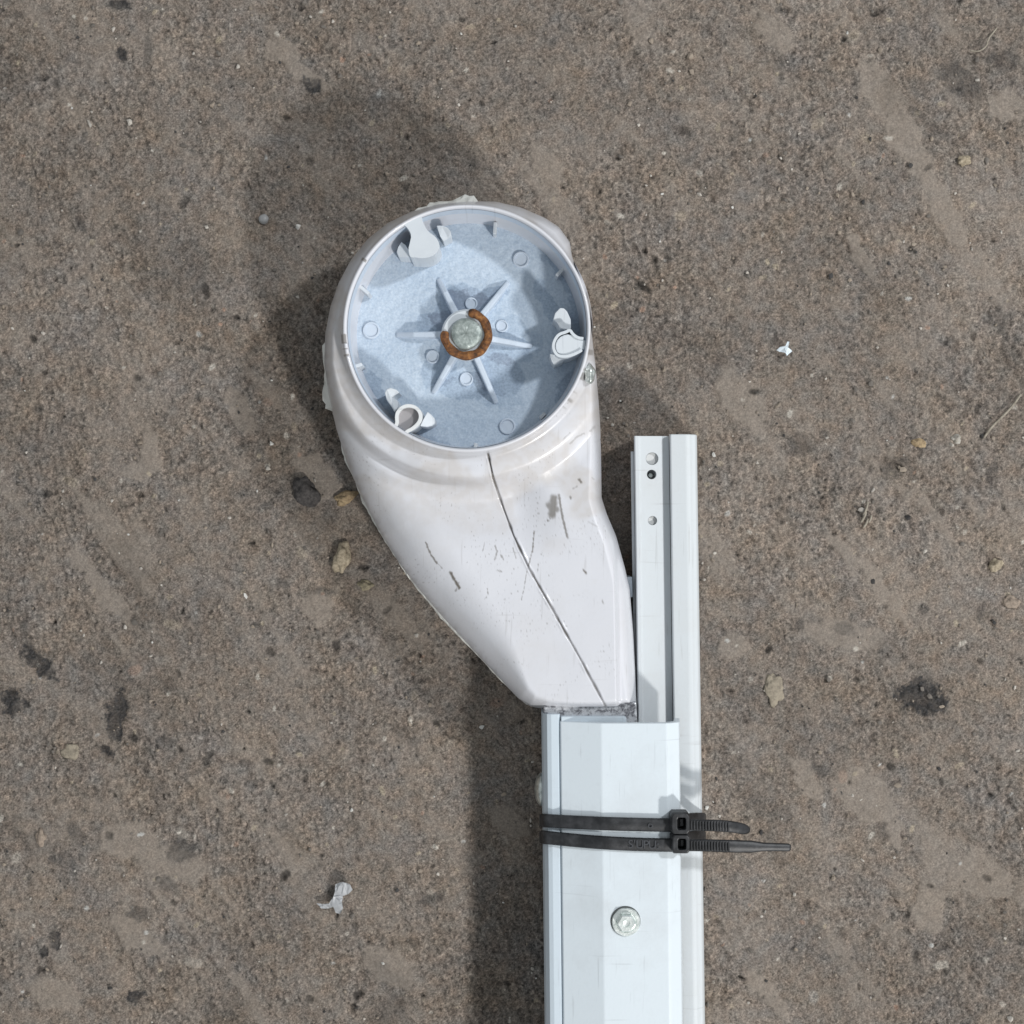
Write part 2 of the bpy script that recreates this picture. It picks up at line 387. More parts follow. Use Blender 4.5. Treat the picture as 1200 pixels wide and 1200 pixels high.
def build_housing():
    # angles, dense over the funnel
    deg = np.concatenate([np.arange(40, 120, 0.075), np.arange(120, 400, 0.45)])
    th = np.radians(deg); nA = len(th)
    poly = np.array(OUT + [OUT[0]], float) - (CX, CY)
    Rp = np.zeros(nA)
    for i, t in enumerate(th):
        d = np.array((math.cos(t), math.sin(t))); best = 0
        x0, y0 = poly[:-1, 0], poly[:-1, 1]; ex, ey = poly[1:, 0] - x0, poly[1:, 1] - y0
        den = d[0] * ey - d[1] * ex
        with np.errstate(divide='ignore', invalid='ignore'):
            r_ = (x0 * ey - y0 * ex) / den; s_ = (x0 * d[1] - y0 * d[0]) / den
        ok = (r_ > 0) & (s_ >= -1e-6) & (s_ <= 1 + 1e-6)
        Rp[i] = r_[ok].max()
    # pixel radius of outline per angle, kept >= rim
    k = np.array([1, 4, 6, 4, 1.]); k /= k.sum()
    loop_deg = deg.copy()
    for _ in range(2):
        pad = np.concatenate([Rp[-2:], Rp, Rp[:2]]); Rp = np.convolve(pad, k, 'valid')
    ang = np.degrees(np.arctan2(np.sin(th), np.cos(th)))            # -180..180, y down
    def lin(pts):                                                   # table over angle 0..360
        a_ = np.array([p[0] for p in pts], float); v_ = np.array([p[1] for p in pts], float)
        return np.interp(np.mod(deg, 360), a_, v_)
    zedge = lin([(0, .038), (18, .038), (30, .020), (40, .014), (60, .020), (80, .018), (95, .016), (130, .020), (150, .027), (180, .029), (220, .031), (250, .034), (300, .036), (330, .036), (345, .038), (360, .038)])
    roll = lin([(0, 7), (30, 9), (50, 16), (60, 20), (66, 15), (67, 9), (76, 9), (82, 16), (86, 45), (95, 66), (115, 60), (135, 30), (155, 13), (200, 9), (240, 8), (300, 8), (360, 7)])
    body = lin([(0, .040), (40, .0390), (60, .0372), (75, .0368), (90, .0370), (120, .0372), (150, .0375), (180, .039), (230, .042), (300, .043), (360, .040)])
    grv = lin([(0, 0), (70, 0.0), (82, .15), (95, .75), (110, 1), (150, 1), (185, .8), (215, .3), (235, 0), (360, 0)])
    t = np.concatenate([np.linspace(0, .2, 50)[:-1], np.linspace(.2, 1, 130)])
    # surface in photo pixels
    rows = []; rim = 145.5
    u0 = np.zeros(nA)
    wd = np.maximum(Rp - rim, 2.0)
    Rad = rim + np.outer(t, wd)                                     # (nT, nA) in apparent pixels
    px = CX + Rad * np.cos(th); py = CY + Rad * np.sin(th)
    # distance to outline polyline (approx by true polyline distance)
    opts = [tuple(p) for p in (np.stack([Rp * np.cos(th), Rp * np.sin(th)], -1) + (CX, CY))[::4]]; opts.append(opts[0])
    dist = np.full(px.shape, 1e9); rw = np.zeros(px.shape); rs = np.zeros(px.shape); rl = roll[::4]
    oa = np.array(opts)
    for i in range(len(oa) - 1):
        (x0, y0), (x1, y1) = oa[i], oa[i + 1]
        vx, vy = x1 - x0, y1 - y0; L = vx * vx + vy * vy + 1e-9
        tt = np.clip(((px - x0) * vx + (py - y0) * vy) / L, 0, 1)
        dd_ = np.hypot(px - x0 - tt * vx, py - y0 - tt * vy); np.minimum(dist, dd_, out=dist)
        w_ = np.exp(-dd_ / 16) * math.sqrt(L); rw += w_; rs += w_ * rl[i]
    u = Rad - rim
    # collar: fillet below the lip, convex shelf, groove, then the funnel body
    b0 = body[None, :]
    fil = np.clip(u / 11.0, 0, 1)
    z_col = .0430 + (.0476 - .0430) * (1 - np.sqrt(np.clip(1 - (1 - fil) ** 2, 0, 1)))
    z_col = z_col - .0022 * np.clip((u - 11) / 30.0, 0, 1.2) ** 2
    gpos = 38.0
    s_b = sstep(28, 62, u)
    dip = .0032 * (1 - sstep(590, 655, py + .12 * (600 - px))) * sstep(62, 75, np.mod(deg, 360))[None, :] * (1 - sstep(100, 140, np.mod(deg, 360)))[None, :]
    z = z_col * (1 - s_b) + (b0 - dip) * s_b
    z = z - grv[None, :] * .0027 * np.exp(-((u - gpos) / 6.0) ** 2)
    z = z + .0008 * grv[None, :] * np.exp(-((u - 66) / 20.0) ** 2)
    # flare crease running from the rim to the lower right (soft lower zone)
    z = z - .0010 * sstep(620, 700, py) * sstep(60, 90, np.mod(deg, 360))[None, :] * (np.mod(deg, 360) < 200)
    # side facet next to the rail
    fx = 723 + (py - 700) * 0.02
    z = np.where(py > 600, z - .0045 * sstep(fx - 4, fx + 3, px) * sstep(610, 680, py), z)
    rr = np.minimum(dist / (rs / np.maximum(rw, 1e-12)), 1)
    prof = np.sqrt(np.clip(1 - (1 - rr) ** 2, 0, 1))
    ze = np.minimum(zedge[None, :], z)
    z = ze + (z - ze) * prof
    # small waviness
    z += .00012 * fbm(px / 60, py / 60, 2, 5) * np.clip(u / 20, 0, 1)
    # seam groove
    seam = [(572, 532), (578, 560), (588, 590), (602, 628), (620, 666), (648, 715), (680, 772), (713, 834)]
    ds = seg_dist(px, py, seam)
    cw = .75 + .55 * sstep(-.2, .6, fbm(px / 18, py / 18, 2, 18))
    z -= .0011 * np.exp(-(ds / cw) ** 2)
    z += .00022 * np.exp(-((ds - 2.0) / 1.4) ** 2) * sstep(0, .3, fbm(px / 30, py / 30, 2, 19))
    # worn marks, groove line and painted shade below the lip
    g = np.zeros_like(px)
    def scratch(pts, w, a):
        nonlocal g
        d = seg_dist(px, py, pts) + 0.8 * vnoise(px / 3, py / 3, 3) + .5
        g = np.maximum(g, a * (1 - sstep(w * .5, w * 1.3, d)))
    g = np.maximum(g, .92 * np.exp(-(ds / cw) ** 2) * (0.5 + .5 * sstep(-.3, .3, vnoise(px / 25, py / 25, 8))))
    for pts, w, a in [([(499, 636), (505, 650), (512, 660)], 1.6, .8), ([(510, 657), (520, 668)], 1.0, .5), ([(528, 671), (533, 680), (538, 689)], 2.3, .95), ([(538, 683), (534, 693)], 1.5, .6),
                      ([(626, 622), (624, 645), (619, 664)], 1.3, .8), ([(618, 666), (614, 690), (611, 703)], 1.0, .6), ([(655, 580), (659, 605), (665, 630)], 2.0, .75), ([(649, 584), (647, 603)], 5.5, .75), ([(643, 592), (652, 597)], 4.5, .7), ([(645, 608), (641, 611)], 1.2, .8),
                      ([(684, 668), (687, 672)], 1.8, .9), ([(706, 704), (707, 707)], 1.5, .6), ([(668, 582), (669, 584)], 2, .7), ([(679, 562), (681, 565)], 2.2, .8), ([(676, 570), (671, 573)], 1.3, .5),
                      ([(580, 640), (583, 646), (580, 655)], 1.4, .6), ([(587, 650), (590, 656)], 1.4, .6), ([(601, 642), (605, 655)], 1.1, .5), ([(568, 635), (566, 645)], 1.0, .5), ([(571, 690), (572, 696)], 1.3, .7),
                      ([(582, 668), (588, 670)], 1.3, .55), ([(631, 660), (630, 670)], 1.0, .5), ([(636, 646), (634, 650)], 1.1, .5), ([(570, 700), (568, 702)], 1.2, .6), ([(590, 703), (592, 702)], 1.0, .5),
                      ([(668, 520), (676, 512), (684, 508)], 1.6, .35), ([(660, 515), (668, 507)], 1.2, .3), ([(692, 505), (697, 500)], 2.0, .35), ([(694, 560), (696, 562)], 1.6, .3), ([(690, 612), (700, 617)], 1.6, .25),
                      ([(600, 775), (603, 776)], 1.0, .45), ([(554, 781), (566, 800)], 1.2, .3)]:
        scratch(pts, w, a)
    spk = vnoise(px / 2.6, py / 2.6, 12)
    g = np.maximum(g, .45 * sstep(.62, .85, spk) * (np.abs(px - 600) < 60) * (np.abs(py - 655) < 55))
    # chips along the left of the lip and edge scuffing
    lipn = fbm(deg / 5.2, deg * 0 + 3.4, 3, 14)[None, :] * np.ones_like(px)
    am = np.mod(deg, 360)[None, :] * np.ones_like(px)
    g = np.maximum(g, .8 * (1 - sstep(1.2, 3.2, u)) * sstep(.30, .45, lipn) * ((am > 160) & (am < 215)))
    g = np.maximum(g, .6 * (1 - sstep(3, 9, u)) * sstep(.05, .35, lipn) * ((am > 8) & (am < 40)))
    g = np.maximum(g, .16 * (1 - sstep(2, 10, dist)) * sstep(-.1, .4, fbm(px / 9, py / 9, 2, 15)) * ((am > 85) & (am < 240)))
    g = np.maximum(g, .12 * sstep(.1, .6, fbm(px / 40, py / 40, 3, 16)) * sstep(40, 20, np.abs(u - gpos)) * grv[None, :])
    g = np.maximum(g, .22 * np.exp(-((u - gpos) / 6) ** 2) * grv[None, :])  # darker along the groove
    g = np.maximum(g, .16 * np.exp(-((u - 7) / 4) ** 2))  # band below the lip: shade put into the colour
    soil = sstep(-.15, .35, fbm(px / 70, py / 70, 3, 22) + .9 * (1 - sstep(15, 120, np.abs(u - 40))) - .45) * (.65 + .35 * sstep(-.4, .4, fbm(px / 12, py / 12, 2, 23)))
    soil = soil * (1 - sstep(560, 680, py - .15 * (px - 600)))
    tiny = sstep(.5, .75, vnoise(px / 2.2, py / 3.0, 24)) * sstep(.0, .5, fbm(px / 50, py / 50, 2, 25))
    g = np.maximum(g, .4 * tiny)
    # to world
    kk = S * (H - z) / H
    X = (px - 600) * kk; Y = (600 - py) * kk
    co = np.stack([X, Y, z], -1)
    # lip: inner wall first rows, then lip top, then shell, then skirt
    cth, sth = np.cos(th), np.sin(th)
    def ring(r_m, zz): return np.stack([RC.x + r_m * cth, RC.y - r_m * sth, np.full(nA, zz)], -1)
    chip = sstep(.30, .45, lipn[0]) * ((am[0] > 160) & (am[0] < 215)) * .0004
    r1 = ring(R_IN - .0014, ZP - .0010); r2 = ring(R_IN - .0004, ZR - .0045); r3 = ring(R_IN, ZR - .0006)
    r4 = ring(R_IN + .0003, ZR - .0001); r5 = ring((R_IN + R_OUT) / 2, ZR); r6 = ring(R_OUT - .0003, ZR - .0001)
    for r_ in (r4, r5, r6): r_[:, 2] -= chip
    inner_rows = [r1, r2, r3, r4, r5, r6]
    edge = co[-1]
    cen = np.array(W(580, 560, .01))
    sk = []
    for f, zz in ((.004, .5), (.02, .15), (.05, .02)):
        e = edge.copy(); e[:, :2] = e[:, :2] + (cen[:2] - e[:, :2]) * f; e[:, 2] = .0008 + (edge[:, 2] - .0008) * zz; sk.append(e)
    last = sk[-1].copy(); last[:, :2] = cen[:2] + (last[:, :2] - cen[:2]) * .8; sk.append(last)
    allr = np.concatenate([np.stack(inner_rows), co, np.stack(sk)], 0)
    nR = allr.shape[0]
    me = np_mesh('end_housing', allr.reshape(-1, 3), grid_quads(nR, nA, wrap=True))
    gg = np.zeros((nR, nA)); gg[6:6 + g.shape[0]] = g
    gg[3:6] = np.where(chip[None, :] > .0002, .7, 0)
    add_attr(me, 'grime_shade', gg.ravel())
    ss = np.zeros((nR, nA)); ss[6:6 + g.shape[0]] = soil; add_attr(me, 'soil', ss.ravel())
    o = obj('end_housing', me, M['plastic'], arm)
    o['label'] = 'cracked and scratched white plastic funnel with a round open rim'
    return o
housing = build_housing()

# ---- recessed plate with uneven dust and darker patches
def build_plate():
    nA, nR = 400, 150
    rr = np.linspace(0.02, 1, nR); th = np.linspace(0, 2 * math.pi, nA, endpoint=False)
    R = (R_IN - .0009)
    X = RC.x + np.outer(rr, np.cos(th)) * R; Y = RC.y - np.outer(rr, np.sin(th)) * R
    # photo position of each point
    k = S * (H - ZP) / H; px = 600 + X / k; py = 600 - Y / k
    d = .74 + .10 * fbm(px / 60, py / 60, 4, 33) + .05 * vnoise(px / 9, py / 9, 34)
    wob = 5 * fbm(px / 14, py / 14, 3, 35)
    def less(cx, cy, rx, ry, ang, a):
        nonlocal d
        c, s_ = math.cos(math.radians(ang)), math.sin(math.radians(ang)); dx, dy = px - cx, py - cy
        q = np.hypot((dx * c + dy * s_ + wob) / rx, (-dx * s_ + dy * c + wob) / ry)
        d = d - .85 * a * (1 - sstep(.93, 1.04, q))
    for f in [(528, 362, 34, 16, -60, .42), (548, 352, 24, 14, 0, .42), (570, 352, 26, 11, -35, .38), (512, 378, 26, 11, -15, .36), (600, 388, 20, 16, 20, .2),
              (585, 440, 30, 24, 20, .36), (545, 452, 34, 16, 0, .36), (515, 432, 20, 26, 30, .30), (595, 415, 30, 14, 10, .3),
              (640, 352, 26, 10, 62, .34), (656, 320, 30, 6, 55, .36), (676, 352, 8, 40, 0, .30), (625, 400, 14, 12, 30, .22),
              (440, 455, 26, 10, 58, .40), (425, 462, 12, 34, -35, .2), (500, 520, 34, 12, 20, .34), (672, 450, 26, 14, -50, .45), (590, 470, 26, 8, 0, .16)]:  # bare patches near the hub, darker ones at lower left and right clip
        less(*f)
    z = np.full(px.shape, ZP) + .00012 * fbm(px / 8, py / 8, 2, 36)
    cone = sstep(95, 30, np.hypot(px - 547, py - 392)) * .0012
    z += cone
    z[-1] -= .0012
    co = np.stack([X, Y, z], -1).reshape(-1, 3)
    me = np_mesh('recessed_plate', co, grid_quads(nR, nA, wrap=True))
    bm = bmesh.new(); bm.from_mesh(me); bm.verts.ensure_lookup_table()
    bm.faces.new([bm.verts[i] for i in range(nA)]); bm.to_mesh(me); bm.free()
    add_attr(me, 'dust', d.ravel())
    o = obj('recessed_plate', me, M['plate'], housing)
    o['label'] = 'powdery blue grey plate sunk inside the round rim'
build_plate()
def build_inner_wall():
    nA = 240; bm = bmesh.new(); rows = []
    for r_, z in ((R_IN - .0013, ZP - .0006), (R_IN - .0006, ZP + .010), (R_IN - .0002, ZR - .0012)):
        rows.append([bm.verts.new((RC.x + r_ * math.cos(t), RC.y + r_ * math.sin(t), z)) for t in np.linspace(0, 2 * math.pi, nA, endpoint=False)])
    for a, b_ in zip(rows[:-1], rows[1:]):
        for i in range(nA): bm.faces.new((a[i], a[(i + 1) % nA], b_[(i + 1) % nA], b_[i]))
    from_bm('inner_wall', bm, M['spoke'], housing, True)
build_inner_wall()

def prism(name, pts, ztop, zbot, mat, parent, bev=.00025, top_off=None):
    """outline in photo pixels seen at its top height; vertical walls down to zbot"""
    bm = bmesh.new(); n = len(pts)
    zt = ztop if hasattr(ztop, '__len__') else [ztop] * n
    top = [bm.verts.new(W(x, y, z)) for (x, y), z in zip(pts, zt)]
    bot = [bm.verts.new((v.co.x, v.co.y, zbot)) for v in top]
    bm.faces.new(top); bm.faces.new(bot[::-1])
    for i in range(n): bm.faces.new((top[i], top[(i + 1) % n], bot[(i + 1) % n], bot[i]))
    o = from_bm(name, bm, mat, parent)
    if bev: bevel(o, bev, 2, 30)
    return o

def smooth_poly(pts, it=2):
    for _ in range(it):
        q = []
        for i in range(len(pts)):
            a, b_ = pts[i], pts[(i + 1) % len(pts)]
            q += [(a[0] * .75 + b_[0] * .25, a[1] * .75 + b_[1] * .25), (a[0] * .25 + b_[0] * .75, a[1] * .25 + b_[1] * .75)]
        pts = q
    return pts
def smooth_line(pts, it=2):
    for _ in range(it):
        q = [pts[0]]
        for a, b_ in zip(pts[:-1], pts[1:]):
            q += [tuple(a[i] * .75 + b_[i] * .25 for i in range(len(a))), tuple(a[i] * .25 + b_[i] * .75 for i in range(len(a)))]
        pts = q + [pts[-1]]
    return pts

def wall(name, line, width, ztop, zbot, mat, parent):
    pts = [W(x, y, ztop) for x, y in line]; bm = bmesh.new(); prev = None; w = width * KR / 2
    for i, p in enumerate(pts):
        a = pts[max(i - 1, 0)]; c = pts[min(i + 1, len(pts) - 1)]
        t = (c - a); t.z = 0; t.normalize(); nrm = Vector((-t.y, t.x, 0)) * w
        vs_ = [bm.verts.new(q) for q in (p + nrm, p - nrm, (p - nrm).xy.to_3d() + Vector((0, 0, zbot)), (p + nrm).xy.to_3d() + Vector((0, 0, zbot)))]
        if prev:
            for k in range(4): bm.faces.new((prev[k], prev[(k + 1) % 4], vs_[(k + 1) % 4], vs_[k]))
        else: bm.faces.new(vs_)
        prev = vs_
    bm.faces.new(prev[::-1])
    return bevel(from_bm(name, bm, mat, parent), .0002, 2, 40)

def C6(l, ox, oy, k): return [(ox + k * x, oy + k * y) for x, y in l]
# screw boss flush with the rim, upper left
bp = C6([(455, 60), (520, 105), (530, 200), (575, 300), (620, 375), (730, 450), (785, 560), (765, 640), (700, 710), (600, 748), (500, 750), (440, 738),
         (400, 742), (362, 730), (340, 620), (362, 540), (385, 430), (350, 350), (290, 285), (215, 245)], 450, 240, .08333)
def clip_r(pts, rmax=141.5):
    q = []
    for x, y in pts:
        r_ = math.hypot(x - CX, y - CY); f = min(1, rmax / r_); p = (CX + (x - CX) * f, CY + (y - CY) * f)
        if not q or math.hypot(p[0] - q[-1][0], p[1] - q[-1][1]) > .8: q.append(p)
    return q
prism('screw_boss', clip_r(smooth_poly(bp, 1), 143), ZR - .0003, ZP, M['clip'], housing, .00012)
prism('hook', C6([(245, 520), (300, 560), (345, 630), (372, 735), (285, 742), (205, 735), (176, 660), (200, 590)], 450, 240, .08333),
      [.0440, .0440, .0432, .0405, .0395, .0395, .0410, .0432], ZP, M['clip'], housing)
prism('hook', C6([(738, 290), (820, 292), (890, 318), (938, 372), (950, 450), (905, 475), (835, 518), (790, 440)], 450, 240, .08333),
      [.0440, .0440, .0440, .0430, .0405, .0400, .0395, .0415], ZP, M['clip'], housing)
# keyhole boss, right
kb = C6([(375, 485), (320, 480), (265, 440), (240, 395), (200, 420), (130, 440), (90, 490), (68, 560), (85, 620), (120, 660), (190, 668), (250, 655), (320, 625), (360, 600)], 640, 340, .1166)
wall('boss_wall', smooth_line(kb, 2), 3.4, ZR - .0010, ZP, M['clip'], housing)
kf = C6([(430, 515), (340, 520), (270, 465), (200, 455), (130, 490), (98, 560), (125, 630), (190, 648), (270, 625), (350, 592), (385, 585), (430, 600)], 640, 340, .1166)
prism('screw_boss', clip_r(smooth_poly(C6([(430, 505), (340, 500), (265, 450), (200, 440), (120, 480), (86, 560), (115, 640), (190, 658), (270, 640), (350, 604), (385, 595), (430, 610)], 640, 340, .1166), 1)), ZR - .0016, ZP, M['clip'], housing, .0003)
prism('hook', C6([(140, 178), (180, 182), (212, 215), (247, 292), (250, 385), (225, 400), (140, 385), (110, 330), (70, 296), (90, 230)], 640, 340, .1166),
      [.0450, .0450, .0445, .0428, .0422, .0420, .0420, .0424, .0428, .0440], ZP, M['clip'], housing)
prism('hook', C6([(35, 640), (70, 645), (130, 668), (205, 672), (170, 722), (85, 762), (55, 715)], 640, 340, .1166),
      [.0440, .0440, .0438, .0430, .0405, .0400, .0420], ZP, M['clip'], housing)
# keyhole boss, lower left, open with grey bottom
kl = C6([(215, 622), (255, 560), (245, 480), (262, 420), (320, 365), (400, 350), (475, 375), (522, 430), (530, 500), (500, 565), (430, 625), (375, 650), (335, 690)], 440, 440, .1)
wall('boss_wall', smooth_line(kl, 2), 4.0, ZR - .0006, ZP, M['rim'], housing)
gf = C6([(235, 630), (265, 560), (255, 480), (275, 420), (325, 372), (400, 360), (470, 385), (512, 435), (520, 500), (490, 560), (425, 615), (345, 672), (318, 690)], 440, 440, .1)
prism('recess_bottom', gf, ZR - .0028, ZP, M['grey_fill'], housing, 0)
prism('hook', C6([(108, 205), (130, 160), (175, 143), (245, 165), (278, 198), (228, 232), (215, 262), (262, 300), (262, 370), (228, 432), (180, 360), (130, 285)], 440, 440, .1),
      [.0450, .0450, .0450, .0448, .0445, .0440, .0438, .0440, .0450, .0455, .0448, .0446], ZP, M['clip'], housing)
prism('hook', C6([(608, 422), (650, 455), (690, 500), (698, 560), (660, 590), (600, 602), (522, 592), (560, 520)], 440, 440, .1),
      [.0430, .0430, .0428, .0425, .0430, .0440, .0448, .0445], ZP, M['clip'], housing)
# little ribs on the inner wall
for (x0, y0, x1, y1, zt) in [(580.5, 260, 579.5, 274, .037), (420, 334, 432, 344, .040), (411, 431, 424, 426.5, .042), (661, 314, 652, 323, .037), (557, 527, 557.5, 519, .040), (639, 484, 633, 490, .036)]:
    wall('wall_rib', [(x0, y0), ((x0 + x1) / 2, (y0 + y1) / 2), (x1, y1)], 4.2, zt, ZP - .001, M['clip'], housing)
# round ejector marks
def disc(name, px, py, r, z0, z1, mat, parent, seg=28, chamf=.00015, ringed=False):
    c = W(px, py, z1); rm = r * S * (H - z1) / H; bm = bmesh.new()
    prof = [(rm, z0), (rm, z1 - chamf), (rm - chamf, z1)]
    if ringed: prof += [(rm * .80, z1), (rm * .74, z1 - .0004)]
    rings = [[bm.verts.new((c.x + a * math.cos(t), c.y + a * math.sin(t), z)) for t in np.linspace(0, 2 * math.pi, seg, endpoint=False)] for a, z in prof]
    for a, b_ in zip(rings[:-1], rings[1:]):
        for i in range(seg): bm.faces.new((a[i], a[(i + 1) % seg], b_[(i + 1) % seg], b_[i]))
    bm.faces.new(rings[-1])
    return from_bm(name, bm, mat, parent)
pm = M['spoke']
for (x, y, r_) in [(610.6, 304, 9.6), (435, 387, 10), (594.6, 499.4, 9.6), (552.3, 355.6, 7.3), (588.2, 382, 7.3), (507, 418, 8), (546.5, 444, 8)]:
    near = math.hypot(x - 547, y - 392)
    disc('ejector_mark', x, y, r_, ZP - .001, ZP + .0007 + max(0, (95 - near) / 65) * .0012, M['spoke'], housing, ringed=True)
# hub, spokes, retaining ring, bolt
ZH = ZP + .0085
disc('hub', 546.5, 391.5, 29.5, ZP - .0005, ZH, M['clip'], housing, 48, .0006)
HX, HY = 546.5, 391.5
for (ex, ey) in [(513.4, 326), (596, 330), (624, 406), (582, 473), (507, 461), (464, 392)]:
    d = Vector((ex - HX, ey - HY)); L = d.length; d.normalize(); nrm = Vector((-d.y, d.x))
    bm = bmesh.new(); secs = []
    for f, zt, w in [(26, ZH - .0022, 3.6), (36, ZH - .0032, 3.4), (L * .75, ZP + .0040, 3.0), (L, ZP + .0006, 2.4)]:
        c = (HX + d.x * f, HY + d.y * f)
        a = W(c[0] + nrm.x * w, c[1] + nrm.y * w, zt); b_ = W(c[0] - nrm.x * w, c[1] - nrm.y * w, zt)
        off = (a - b_).normalized() * .0004
        secs.append([bm.verts.new(v) for v in (a, b_, Vector((b_.x, b_.y, ZP - .001)) - off, Vector((a.x, a.y, ZP - .001)) + off)])
    for s0, s1 in zip(secs[:-1], secs[1:]):
        for k in range(4): bm.faces.new((s0[k], s0[(k + 1) % 4], s1[(k + 1) % 4], s1[k]))
    bm.faces.new(secs[0]); bm.faces.new(secs[-1][::-1])
    bevel(from_bm('spoke', bm, M['spoke'], housing), .0004, 2, 30)
hc = W(HX, HY, ZH)
bm = bmesh.new(); prev = None
arc = np.radians(np.linspace(-84, 187, 60))
for i, t in enumerate(arc):
    e = min(i, 59 - i); ro = (30.5 - (2.0 if e == 0 else .6 if e == 1 else 0)) + .4 * math.sin(t * 9); ri = 20.5 + (1.6 if e == 0 else .4 if e == 1 else 0) + .5 * math.sin(t * 7 + 1)
    k = S * (H - ZH) / H
    sec = []
    for r_, zz in ((ri, .0001), (ri + .8, .0011), (ro - 1.2, .0012), (ro, .0004), (ro, -.0004)):
        sec.append(bm.verts.new((hc.x + r_ * k * math.cos(t), hc.y - r_ * k * math.sin(t), ZH + zz)))
    if prev:
        for a in range(4): bm.faces.new((prev[a], prev[a + 1], sec[a + 1], sec[a]))
    else: bm.faces.new(sec)
    prev = sec
bm.faces.new(prev[::-1])
o = from_bm('retaining_ring', bm, M['rust'], housing, True); o['label'] = 'rusty brown open retaining ring round the bolt'
# bolt end: irregular worn disc
bm = bmesh.new(); k = S * (H - ZH) / H; seg = 40; rings = []
for r_, zz in ((18.6, -.0006), (18.4, .0012), (16.8, .0019), (12, .0020), (6, .0022), (0.6, .0021)):
    rings.append([bm.verts.new((hc.x + (r_ + .5 * math.sin(3 * t + 1)) * k * math.cos(t), hc.y + (r_ + .5 * math.sin(3 * t + 1)) * k * math.sin(t), ZH + zz + random.uniform(-.00012, .00012))) for t in np.linspace(0, 2 * math.pi, seg, endpoint=False)])
for a, b_ in zip(rings[:-1], rings[1:]):
    for i in range(seg): bm.faces.new((a[i], a[(i + 1) % seg], b_[(i + 1) % seg], b_[i]))
bm.faces.new(rings[-1]); from_bm('bolt', bm, M['bolt'], housing, True)
# zinc screw biting into the rim, right
bm = bmesh.new(); sc = W(691, 438, .0445)
bmesh.ops.create_icosphere(bm, subdivisions=3, radius=1)
for v in bm.verts:
    q = v.co.copy(); w_ = 1 + .14 * math.sin(q.y * 6) + .1 * math.sin(q.x * 7 + 1)
    v.co = sc + Vector((q.x * .0016 * w_, q.y * .0031, q.z * .0016 * w_))
from_bm('rim_screw', bm, M['zinc'], housing, True)
# torn moulding flash round the edge
def flash(name, pts, z, amp, seed, mat, parent):
    r_ = random.Random(seed); bm = bmesh.new(); P = []
    for (x0, y0), (x1, y1) in zip(pts[:-1], pts[1:]):
        n = max(2, int(math.hypot(x1 - x0, y1 - y0) / 4.5))
        P += [(x0 + (x1 - x0) * i / n, y0 + (y1 - y0) * i / n) for i in range(n)]
    P.append(pts[-1]); a = 0; prev = None
    for i, (x, y) in enumerate(P):
        dx, dy = x - CX, y - (CY + max(0, min(y - CY, 330)) * .75); L = math.hypot(dx, dy)
        a = a * .72 + r_.random() ** 2.2 * amp * .62
        if i in (0, len(P) - 1): a = 0
        cur = [bm.verts.new(W(x - dx / L * 4, y - dy / L * 4, z + .0012)), bm.verts.new(W(x + dx / L * a * .5, y + dy / L * a * .5, z + r_.uniform(-.0004, .0004))), bm.verts.new(W(x + dx / L * (a + .3), y + dy / L * (a + .3), z - r_.uniform(0, .0012)))]
        if prev:
            for q in range(2): bm.faces.new((prev[q], prev[q + 1], cur[q + 1], cur[q]))
        prev = cur
    o = from_bm(name, bm, mat, parent)
    m_ = o.modifiers.new('thick', 'SOLIDIFY'); m_.thickness = .0005
    return o
flash('torn_flash', [(486, 247), (500, 243), (520, 239), (545, 237), (560, 236)], .036, 9, 3, M['flash'], housing)
flash('torn_flash', [(384, 395), (381, 420), (383, 450), (390, 482)], .026, 6, 8, M['flash'], housing)
flash('torn_flash', [(390, 480), (408, 543), (427, 588), (450, 630), (490, 690), (520, 725), (560, 768), (600, 810), (618, 826)], .0165, 2.2, 5, M['flash'], housing)

# ---- cast plug between the housing and the tube
prism('connector_plug', [(637, 823), (746, 823), (747, 848), (747, 875), (644, 875), (644, 837.5), (637, 836)], .0315, .004, M['cast'], arm, .0005)
prism('connector_plug', [(657.5, 839.5), (733, 839.5), (734, 843), (734, 880), (657.5, 880)], .0336, .0300, M['channel'], arm, .0003)

# ---- extruded tube and its side channel, both run on out of the picture
def extrude(name, prof, y0, y1, tilt, mat, parent, closed=True, bev=.0003):
    """prof: (photo x at y=850, z); the section runs from photo row y0 to y1"""
    bm = bmesh.new(); ends = []
    for yy in (y0, y1):
        row = []
        for x, z in prof:
            p = W(x + tilt * (yy - 850), yy, z); p.y = (600 - yy) * S * (H - .034) / H
            row.append(bm.verts.new(p))
        ends.append(row)
    n = len(prof)
    for i in range(n): bm.faces.new((ends[0][i], ends[0][(i + 1) % n], ends[1][(i + 1) % n], ends[1][i]))
    bm.faces.new(ends[0]); bm.faces.new(ends[1][::-1])
    o = from_bm(name, bm, mat, parent)
    if bev: bevel(o, bev, 3, 12)
    return o
YB = 2300; TL = 0.0105
tube = extrude('tube', [(656.0, .0330), (657.2, .0337), (703.5, .0374), (705, .0375), (781, .0375), (784, .0372), (795.5, .0350), (796.5, .0335), (796.5, .0262),
                        (790, .0262), (789, .0325), (780, .0350), (705, .0350), (658, .0312), (650, .0296), (650, .012), (648, .012), (648, .0318), (656, .0322)],
               845.5, YB, TL, M['arm'], arm)
side = extrude('side_channel', [(634.5, .0002), (634.5, .0270), (636.5, .0306), (641, .0326), (646, .0331), (654, .0331), (655.8, .0326), (656.5, .0325), (656.5, .0300), (644, .0290), (640, .0250), (640, .0002)],
               837.5, YB, TL, M['channel'], arm)
